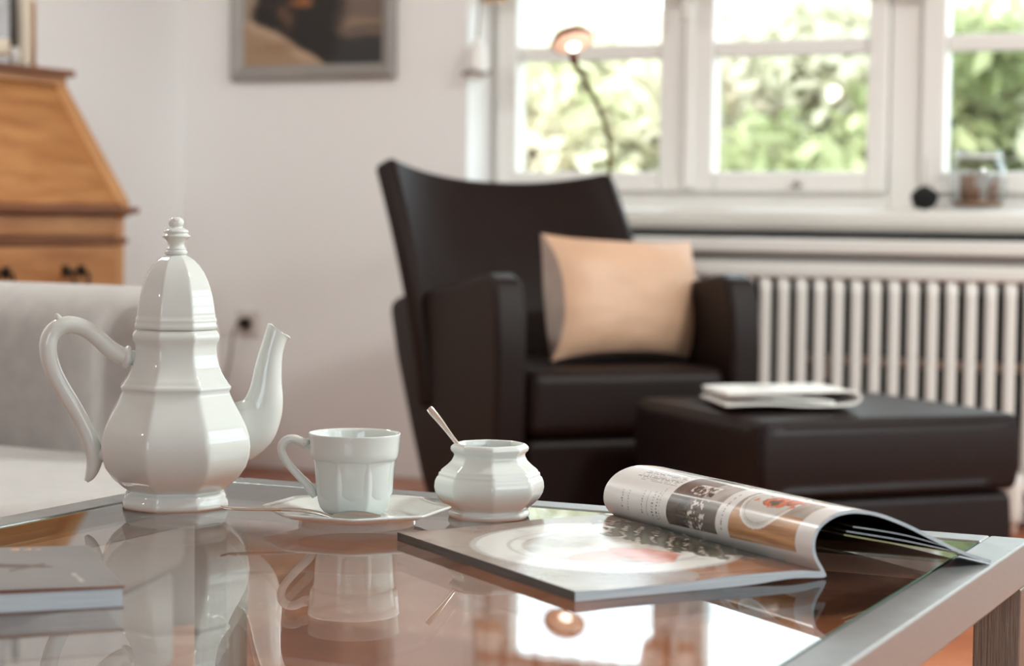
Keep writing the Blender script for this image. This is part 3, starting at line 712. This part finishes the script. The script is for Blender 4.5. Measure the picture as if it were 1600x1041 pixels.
def spoon(name, label, loc, rz, pts, bowl, par_m=M['cutlery'], tilt=None):
    """pts: handle centreline (x,y,z,half width); bowl: centre start, end, half width, depth"""
    s = thing(name, label, 'spoon', loc, rz)
    tube('handle', [(*p[:3], p[3], p[4]) for p in pts], par_m, s, seg=12, n=5, up=(0, 0, 1) if not tilt else tilt)
    (ax, ay, az), (bx, by, bz), hw, dp, upv = bowl
    A = Vector((ax, ay, az)); B = Vector((bx, by, bz)); t = (B-A); L = t.length; t.normalize(); U = Vector(upv); S = t.cross(U).normalized(); U = S.cross(t).normalized()
    def fn(u, v):
        w = hw*math.sin(PI*min(1, u**.8))**.62 if 0 < u < 1 else 0
        q = (v*2-1)
        p = A+t*(L*u)+S*(w*q)-U*(dp*(1-q*q)*math.sin(PI*u)**.7 if 0 < u < 1 else 0)
        return tuple(p)
    sheet('bowl', fn, 20, 12, par_m, s, thick=.0008)
    return s
spoon('teaspoon', 'silver teaspoon lying across the front of the saucer', (cpx[0], cpx[1], TZ), PSI,
      [(-.1075, -.053, .0204, .0040, .0009), (-.100, -.0525, .0190, .0052, .0013), (-.085, -.051, .0184, .0048, .0014), (-.0665, -.049, .0181, .0036, .0015), (-.045, -.0475, .0176, .0027, .0017), (-.030, -.047, .0155, .0024, .0018), (-.020, -.047, .0127, .003, .0015), (-.0165, -.047, .0116, .0036, .001)],
      ((-.019, -.047, .0118), (.024, -.0475, .0130), .0118, .0040, (0, -.25, 1)))

# ------------------------------------------------------------------ sugar bowl and its spoon
SK = 1/1799.
spx = (-.769, 1.563, TZ)
sb = thing('sugar_bowl', 'white octagonal porcelain sugar bowl without a lid', 'sugar bowl', spx, PSI)
def sp_(hw, y, f=1): return (hw*SK, (.257-(y-344.6)*SK), f)
sbp = [(0, .005, 0), (50*SK, .005, 0), (56*SK, 0, .3), (62*SK, 0, .4), (64*SK, .002, .4), sp_(64.5, 801, .4), sp_(63, 797.5, .5), sp_(61, 795, .7), sp_(64, 792, .9), sp_(72, 785.5), sp_(80, 777.5), sp_(85, 769), sp_(87, 760.5), sp_(86, 751), sp_(83, 744.5), sp_(80.5, 742.5), sp_(80.5, 740.5), sp_(79.5, 737), sp_(77, 736), sp_(76.5, 733.5), sp_(73, 730.5),
       sp_(66, 725), sp_(60, 719), sp_(57, 713.5), sp_(56, 709.5), sp_(57.5, 706.5), sp_(60.5, 704), sp_(62, 700), sp_(61, 696.5), sp_(57.5, 693.5, .8), sp_(55, 692, .6), sp_(53, 692, .6), sp_(51, 694, .6), sp_(51.5, 702, .7), sp_(51, 712, .8), sp_(60, 728, .8), sp_(72, 748, .8), sp_(76, 762, .8), sp_(60, 785, .8), sp_(30, 791, 0), (0, sp_(0, 791)[1], 0)]
lathe('bowl_body', sbp, P_, sb, seg=192, th0=math.radians(-90+5))
sg = thing('sugar', 'white sugar inside the sugar bowl', 'sugar', (spx[0], spx[1], TZ+.0155), PSI); sg['kind'] = 'stuff'
lathe('sugar_heap', [(0, .0), (.028, .001), (.0355, .012), (.02, .016), (0, .018)], mat('sugar', (235, 233, 228), .8, bump=.8, bscale=600), sg, seg=32, kind='stuff')
spoon('sugar_spoon', 'silver spoon standing in the sugar bowl', spx, PSI,
      [(-.0530, -.003, .0943, .0030, .0009), (-.0508, -.003, .0918, .0036, .001), (-.044, -.003, .0838, .0032, .0011), (-.036, -.003, .0735, .0024, .0013), (-.0265, -.003, .0615, .002, .0014), (-.008, -.003, .0425, .0018, .0015), (-.001, -.003, .036, .003, .001)],
      ((-.003, -.003, .0378), (.018, -.003, .0225), .010, .004, (.3, -.6, .7)), tilt=(.35, -.75, .3))

# ------------------------------------------------------------------ open magazine, one half curled over
ax_ = math.atan2(.782, .624)
mg = thing('open_magazine', 'open glossy food magazine with its right half curled over, right of the sugar bowl', 'magazine', (-.4212, 1.4080, TZ), ax_)
MH = .297
paper_white = (222, 220, 218)
def ztopL(u): # u: 0 spine .. 1 outer edge
    pts = [(0, .0058), (.13, .0082), (.36, .0085), (.6, .0068), (.85, .0066), (1, .0074)]
    for (a0, z0), (a1, z1) in zip(pts, pts[1:]):
        if u <= a1:
            t = (u-a0)/(a1-a0); t = t*t*(3-2*t); return z0+(z1-z0)*t
    return pts[-1][1]
def zbotL(u): return .0003+.0022*math.exp(-((u-.14)/.12)**2)
def LP(u, v, z):
    x = -.21*u-.012*u*v; y = MH*v+(-.012+(-.013)*v)*u
    return (x, y, z)
def hsh(i, j=0): 
    return (math.sin(i*127.1+j*311.7)*43758.5453) % 1
def ellip(x, y, cx, cy, rx, ry, rot=0):
    c, s = math.cos(rot), math.sin(rot); dx, dy = x-cx, y-cy
    return math.hypot((dx*c+dy*s)/rx, (-dx*s+dy*c)/ry)
def mixc(a_, b_, t): t = max(0, min(1, t)); return tuple(p+(q-p)*t for p, q in zip(a_, b_))
def ink_left(u, v):
    X = (1-u)*.21; Y = v*.297           # 0 at outer edge .. .21 spine
    wood = mixc((150, 104, 76), (120, 80, 58), .5+fbm(X*20, Y*120, 1))
    c = mixc((118, 102, 94), (148, 132, 122), .5+fbm(X*14, Y*14, 5))
    if Y < .052+.02*(X-.16) and X > .095+.02*math.sin(Y*60): c = wood
    e = ellip(X, Y, .112, .155, .098, .118, .15)
    if e < 1:
        c = (206, 204, 200)
        if e > .955: c = (170, 168, 165)
        if .70 < e < .73: c = (176, 174, 172)
        nb = fbm(X*30, Y*30, 2)
        c = mixc(c, (180, 176, 172), nb*1.2)
        if e < .62:
            c = mixc((198, 192, 184), (150, 140, 130), .5+nb)
            e2 = ellip(X, Y, .085, .12, .026, .02, .5)
            if e2 < 1: c = (196, 148, 136)
    e3 = ellip(X, Y, .190, .150, .050, .100, .12)
    nb = fbm(X*40, Y*40, 7); s_ = math.sin(X*420+nb*9)*math.sin(Y*260+nb*7)
    if e3+nb*.35 < 1:
        c = mixc((74, 66, 56), (34, 26, 20), .5+nb)
        if s_ > .72: c = (196, 184, 166)
        elif s_ < -.8: c = (120, 124, 84)
    if ellip(X, Y, .120, .105, .020, .034, .1)+nb*.3 < 1: c = mixc((206, 150, 138), (178, 110, 96), .5+nb)
    return c
page_m = vcol_mat('glossy_page', .2, coat=.0); curl_m = vcol_mat('glossy_curled_page', .22, coat=.5)
page_m.node_tree.nodes['Principled BSDF'].inputs['Specular IOR Level'].default_value = .32
sheet('left_page', lambda u, v: LP(u, v, ztopL(u)), 150, 200, page_m, mg, ink=ink_left)
nL = 24
def edge_strip(name, fn_top, fn_bot, n, m, **k):
    vs = []; fs = []
    for i in range(n+1): vs += [fn_top(i/n), fn_bot(i/n)]
    for i in range(n): fs.append((2*i, 2*i+1, 2*i+3, 2*i+2))
    return mesh(name, vs, fs, m, mg, **k)
edge_strip('page_edges', lambda t: LP(t, 0, ztopL(t)-.0001), lambda t: LP(t, 0, zbotL(t)), nL, M['pageedge'], label='pale blue lower page edges')
edge_strip('page_edges', lambda t: LP(t, 1, ztopL(t)-.0001), lambda t: LP(t, 1, zbotL(t)), nL, M['pageedge'])
edge_strip('page_edges', lambda t: LP(1, t, ztopL(1)-.0001), lambda t: LP(1, t, .0003), nL, M['pageside'], label='dark outer page edges')
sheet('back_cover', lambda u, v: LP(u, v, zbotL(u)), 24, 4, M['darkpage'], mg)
near = [(0, .0009), (-.0024, .0058), (-.0087, .0155), (-.0108, .0264), (-.0065, .0378), (.0056, .0460), (.0195, .0490), (.0337, .0483), (.0509, .0445), (.0742, .0357), (.0980, .0247), (.1221, .0140), (.1400, .0078), (.1526, .0042)]
far_ = [(0, .0009), (-.0080, .0045), (-.0170, .0110), (-.0215, .0200), (-.0195, .0320), (-.0100, .0420), (.0050, .0475), (.0210, .0478), (.0420, .0445), (.0680, .0355), (.0930, .0247), (.1180, .0140), (.1370, .0078), (.1500, .0042)]
nc, fc = crv(near, 10), crv(far_, 10)
def arcs(c):
    s = [0]
    for p, q in zip(c, c[1:]): s.append(s[-1]+math.dist(p, q))
    return [x/s[-1] for x in s]
na, fa = arcs(nc), arcs(fc)
def samp(c, a_, u):
    lo, hi = 0, len(a_)-1
    while hi-lo > 1:
        md = (lo+hi)//2
        if a_[md] <= u: lo = md
        else: hi = md
    t = (u-a_[lo])/max(1e-9, a_[hi]-a_[lo]); return [c[lo][k_]+(c[hi][k_]-c[lo][k_])*t for k_ in (0, 1)]
def RP(u, v, off=0):
    p = samp(nc, na, u); q = samp(fc, fa, u); x = p[0]+(q[0]-p[0])*v; z = p[1]+(q[1]-p[1])*v
    if off:
        p2 = samp(nc, na, min(1, u+.004)); p1 = samp(nc, na, max(0, u-.004)); t = Vector((p2[0]-p1[0], p2[1]-p1[1])).normalized()
        x += t.y*off; z -= t.x*off
    return (x, MH*v, max(z, .0006))
def ink_right(u, v):
    L = u*.211; c = paper_white
    nb = fbm(L*60, v*18, 3)
    def stroke(l0, l1, v0, v1, pitch, seed, dark=110):
        # lines of body text run along v, stacked along L
        if not (l0 < L < l1 and v0 < v < v1): return None
        k_ = int((L-l0)/pitch); fr = ((L-l0)/pitch) % 1
        if fr > .5: return None
        end = v0+(v1-v0)*(.75+.25*hsh(k_, seed))
        if v > end: return None
        w = int(v*420); return (dark,)*3 if hsh(w//3*7+w % 3, k_+seed) > .28 else None
    # near picture block: wooden board, white plate ring, orange dish
    if .07 < v < .365 and .019 < L < .135:
        if L < .046:
            c = mixc((196, 146, 96), (158, 104, 58), .5+fbm(L*260, v*4, 1)*1.1)
        else: c = mixc((172, 164, 156), (150, 142, 134), .5+nb)
        vv = (v-.07)*.297
        e = ellip(vv, L, .054, .058, .030, .028)
        if e < 1: c = (196, 192, 186)
        if .93 < e < 1: c = (226, 223, 218)
        if .82 < e < .86: c = (168, 160, 150)
        n3 = fbm(vv*130, L*130, 4)
        if ellip(vv, L, .046, .0605, .025, .0095, -.1)+n3*.5 < .9: c = mixc((206, 108, 70), (150, 66, 38), .5+n3*1.6)
        if ellip(vv, L, .050, .056, .024, .009)+n3*.6 < .72 and n3 > .05: c = (84, 74, 52)
        if L > .066 and vv < .03 and ellip(vv, L, .0, .10, .03, .03) > 1: c = mixc((176, 124, 92), (150, 100, 72), .5+nb)
    # far picture block, two photographs
    if .425 < v < .665:
        vv = (v-.425)*.297
        if .019 < L < .0445:
            c = mixc((96, 78, 66), (128, 112, 100), vv/.07+nb*.3-.2)
            if vv < .022: c = (92, 78, 70)
            if vv > .045: c = (74, 54, 40)
            n3 = fbm(vv*210, L*210, 8)
            if .024 < vv < .055 and abs(n3) < .07: c = (26, 18, 14)
            if .04 < vv < .058 and math.sin(vv*900+n3*6) > .3: c = (30, 20, 14)
            if .016 < vv < .04 and n3 > .22: c = (214, 208, 202)
        elif .0455 < L < .088:
            c = mixc((150, 138, 130), (176, 168, 162), nb+.5)
            if vv > .030: c = mixc((98, 66, 52), (70, 44, 34), .5+nb)
            n3 = fbm(vv*170, L*170, 12)
            if .02 < vv < .052 and .048 < L < .062 and n3 > .12: c = (216, 210, 202)
            if .02 < vv < .05 and .048 < L < .062 and n3 < -.25: c = (40, 32, 26)
    for q in (stroke(.022, .060, .700, .706, .0021, 3, 150), stroke(.021, .045, .712, .722, .0026, 5, 96), stroke(.021, .045, .735, .744, .0024, 9, 104), None,
              stroke(.024, .044, .790, .797, .0022, 12, 120), stroke(.024, .042, .862, .870, .0022, 15, 112), stroke(.026, .040, .895, .903, .0022, 19, 120)):
        if q: return q
    if .699 < L*0+v < .7005: pass
    # body-text block over the crest
    if .052 < L < .098 and .68 < v < .93:
        w = int(v*300); l_ = int(L/.0021)
        if (L/.0021) % 1 < .45 and hsh(w//2, l_) > .25 and v < .72+.2*(.7+.3*hsh(l_, 4)): return (140, 138, 138)
    if .0225 < L < .044 and .7655 < v < .7685: return (150, 148, 148)
    if .37 < v < .42 and .024 < L < .062 and (v > .393) and (v < .402) and hsh(int(L*1400), 2) > .35: return (140, 138, 136)
    return c
sheet('curled_page', lambda u, v: RP(u, v), 330, 420, curl_m, mg, ink=ink_right, label='curled glossy page with food photographs')
TH = .0026
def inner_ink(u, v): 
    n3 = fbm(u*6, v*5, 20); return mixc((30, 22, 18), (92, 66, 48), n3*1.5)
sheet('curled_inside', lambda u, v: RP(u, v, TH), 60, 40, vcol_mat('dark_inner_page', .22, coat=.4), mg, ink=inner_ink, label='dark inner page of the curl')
edge_strip('page_edges', lambda t: RP(t, 0), lambda t: RP(t, 0, TH), 60, M['pageedge'])
edge_strip('page_edges', lambda t: RP(t, 1), lambda t: RP(t, 1, TH), 60, M['pageedge'])
edge_strip('page_edges', lambda t: RP(1, t), lambda t: RP(1, t, TH), 6, M['pageedge'])
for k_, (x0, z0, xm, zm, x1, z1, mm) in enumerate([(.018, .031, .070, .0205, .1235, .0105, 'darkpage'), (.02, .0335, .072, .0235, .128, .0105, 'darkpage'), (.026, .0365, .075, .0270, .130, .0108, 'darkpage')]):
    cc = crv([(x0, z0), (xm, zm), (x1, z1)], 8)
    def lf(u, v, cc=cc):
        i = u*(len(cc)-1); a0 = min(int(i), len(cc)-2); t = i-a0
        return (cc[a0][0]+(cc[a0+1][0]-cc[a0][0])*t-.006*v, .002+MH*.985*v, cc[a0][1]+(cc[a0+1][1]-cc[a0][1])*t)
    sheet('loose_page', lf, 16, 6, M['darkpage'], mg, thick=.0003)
    vs = []; fs = []
    for i in range(17):
        p = lf(i/16, 0); vs += [(p[0], p[1]-.0004, p[2]+.0003), (p[0], p[1]-.0004, p[2]-.0004)]
    for i in range(16): fs.append((2*i, 2*i+1, 2*i+3, 2*i+2))
    mesh('leaf_edge', vs, fs, M['pageedge'] if k_ else mat('green_leaf_edge', (186, 196, 140), .5), mg)

# ------------------------------------------------------------------ closed brochure at the left edge
bk = thing('closed_brochure', 'closed grey brochure with pale blue page edges at the left edge of the table', 'magazine', (-.7935, 1.0725, TZ), PSI+math.radians(19.5))
BT = .0148; BW, BL = .21, .172
def ink_cover(u, v):
    X, Y = u*BW, v*BL                      # X from right edge leftwards
    c = mixc((124, 121, 120), (112, 109, 108), .5+fbm(X*8, Y*8, 2))
    yy = .075+.014*math.sin((X-.03)*34)
    hw_ = .010*math.sin(min(1, max(0, (X-.035)/.16))*PI)**.5 if .035 < X < .195 else 0
    if hw_ and abs(Y-yy-.004) < hw_: c = mixc((84, 72, 66), (46, 36, 32), .5+fbm(X*40, Y*40, 4))
    if abs(Y-.078+(X-.06)*.9) < .0045 and .040 < X < .066: c = (92, 80, 74)
    if Y > .157 and Y < .166 and .035 < X < .185:
        k_ = int(X/.0085); f_ = (X/.0085) % 1
        if f_ < .72 and hsh(k_, 31) > .15 and (abs(f_-.1) < .13 or abs(Y-.1585) < .0018 or (hsh(k_, 3) > .5 and abs(Y-.1645) < .0018) or (hsh(k_, 5) > .5 and abs(f_-.6) < .13)): c = (206, 150, 104)
    if abs(X-.024-(Y-.02)*.06) < .0012 and .02 < Y < .055: c = (170, 166, 162)
    return c
def zc_(u): return BT+.0012*math.sin(u*PI)
sheet('front_cover', lambda u, v: (-BW*u, BL*v, zc_(u)), 150, 120, vcol_mat('satin_cover', .5), bk, ink=ink_cover)
box('page_block', -BW, -.001, .001, BL-.001, .0012, BT-.0006, M['pageedge'], bk)
box('back_cover', -BW, 0, 0, BL, .0002, .0011, mat('grey_cover', (120, 114, 112), .4), bk)
box('cover_edge', -BW*.55, 0, -.0004, .0008, BT-.0012, BT+.0002, mat('rust_cover_edge', (128, 70, 44), .5), bk)

# ------------------------------------------------------------------ garden beyond the window
gd = sheet('garden_ground', lambda u, v: (-16+28*u, 5.3+24*v, -.25+2.2*max(0, v-.2)**1.0+.15*fbm(u*9, v*9)), 40, 40, mat('lawn', (120, 124, 88), .9, rgb2=(96, 106, 66), vscale=3)); gd['kind'] = 'structure'
gd.name = 'ground'
def leaf_mat(name, c, c2):
    m = mat(name, c, .6, rgb2=c2, vscale=2.2)
    nt = m.node_tree; b = nt.nodes['Principled BSDF']; out = nt.nodes['Material Output']
    tr = nt.nodes.new('ShaderNodeBsdfTranslucent'); mx = nt.nodes.new('ShaderNodeMixShader'); mx.inputs[0].default_value = .42
    nt.links.new(b.inputs['Base Color'].links[0].from_socket, tr.inputs[0])
    nt.links.new(b.outputs[0], mx.inputs[1]); nt.links.new(tr.outputs[0], mx.inputs[2]); nt.links.new(mx.outputs[0], out.inputs[0])
    return m
def shrub(name, label, cx, cy, cz, rx, ry, rz, nleaf, m, size, seed, cat='shrub'):
    rnd = random.Random(seed)
    s = thing(name, label, cat, (cx, cy, cz), 0, 'shrubs outside the window')
    vs, fs = [], []
    cl = [(Vector((rnd.gauss(0, .5)*rx, rnd.gauss(0, .5)*ry, min(1, abs(rnd.gauss(.55, .28)))*rz)), rnd.uniform(.14, .34)) for _ in range(70)]
    for i in range(nleaf):
        c_, r_ = cl[rnd.randrange(len(cl))]
        d = Vector((rnd.gauss(0, 1), rnd.gauss(0, 1), rnd.gauss(0, 1))).normalized()*r_*rnd.random()**.4
        p = c_+d; p.z = max(.02, p.z)
        a_ = Vector((rnd.gauss(0, 1), rnd.gauss(0, 1), rnd.gauss(0, 1))).normalized(); b_ = a_.cross(Vector((rnd.gauss(0, 1), rnd.gauss(0, 1), 1))).normalized()
        sz = size*rnd.uniform(.6, 1.3); n = len(vs)
        vs += [p-a_*sz, p+b_*sz*.45, p+a_*sz, p-b_*sz*.45]; fs.append((n, n+1, n+2, n+3))
    mesh('foliage', vs, fs, m, s, smooth=False, kind='stuff')
    for i in range(6):
        c_, r_ = cl[i]
        tube('branch', [(rnd.uniform(-.05, .05), rnd.uniform(-.05, .05), -.05, .03), (c_.x*.4, c_.y*.4, c_.z*.5, .02), (c_.x, c_.y, c_.z, .008)], M['pinedark'], s, seg=6, n=2)
    return s
LG = leaf_mat('pale_green_leaves', (216, 210, 192), (184, 182, 152)); CR = leaf_mat('cream_blossom', (238, 230, 216), (206, 198, 176)); GN = leaf_mat('fresh_green_leaves', (184, 184, 142), (122, 130, 84)); PK = leaf_mat('blush_leaves', (226, 214, 198), (200, 200, 162))
shrub('blossoming_shrub', 'cream-white blossoming shrub outside the left casement', -4.5, 9.4, -.2, .9, .6, 1.75, 13000, CR, .075, 1)
shrub('blossoming_shrub', 'blush-white shrub behind the lamp, outside the left casement', -3.78, 8.6, -.2, .45, .5, 1.6, 8500, PK, .07, 2)
shrub('leafy_shrub', 'pale green shrub seen through the middle casement', -3.0, 9.4, -.1, .55, .6, 1.7, 10000, LG, .075, 3)
shrub('leafy_shrub', 'fresh green low shrub seen through the middle casement', -2.72, 8.1, -.3, .32, .3, 1.25, 3600, GN, .06, 4)
shrub('leafy_shrub', 'bright green shrub seen through the right casement', -1.9, 8.4, -.2, .6, .6, 1.6, 7000, GN, .07, 5)
shrub('leafy_shrub', 'light green shrub at the far right beyond the glass jar', -.9, 9.0, -.2, .9, .8, 1.7, 7500, LG, .075, 6)
shrub('blossoming_shrub', 'cream shrub furthest back between the left and middle casements', -4.6, 11.0, .0, 1.6, .8, 1.8, 9000, CR, .09, 7)
shrub('leafy_shrub', 'pale hedge shrub furthest back behind the right casement', -2.2, 11.0, .0, 1.6, .8, 1.8, 9000, LG, .09, 8)
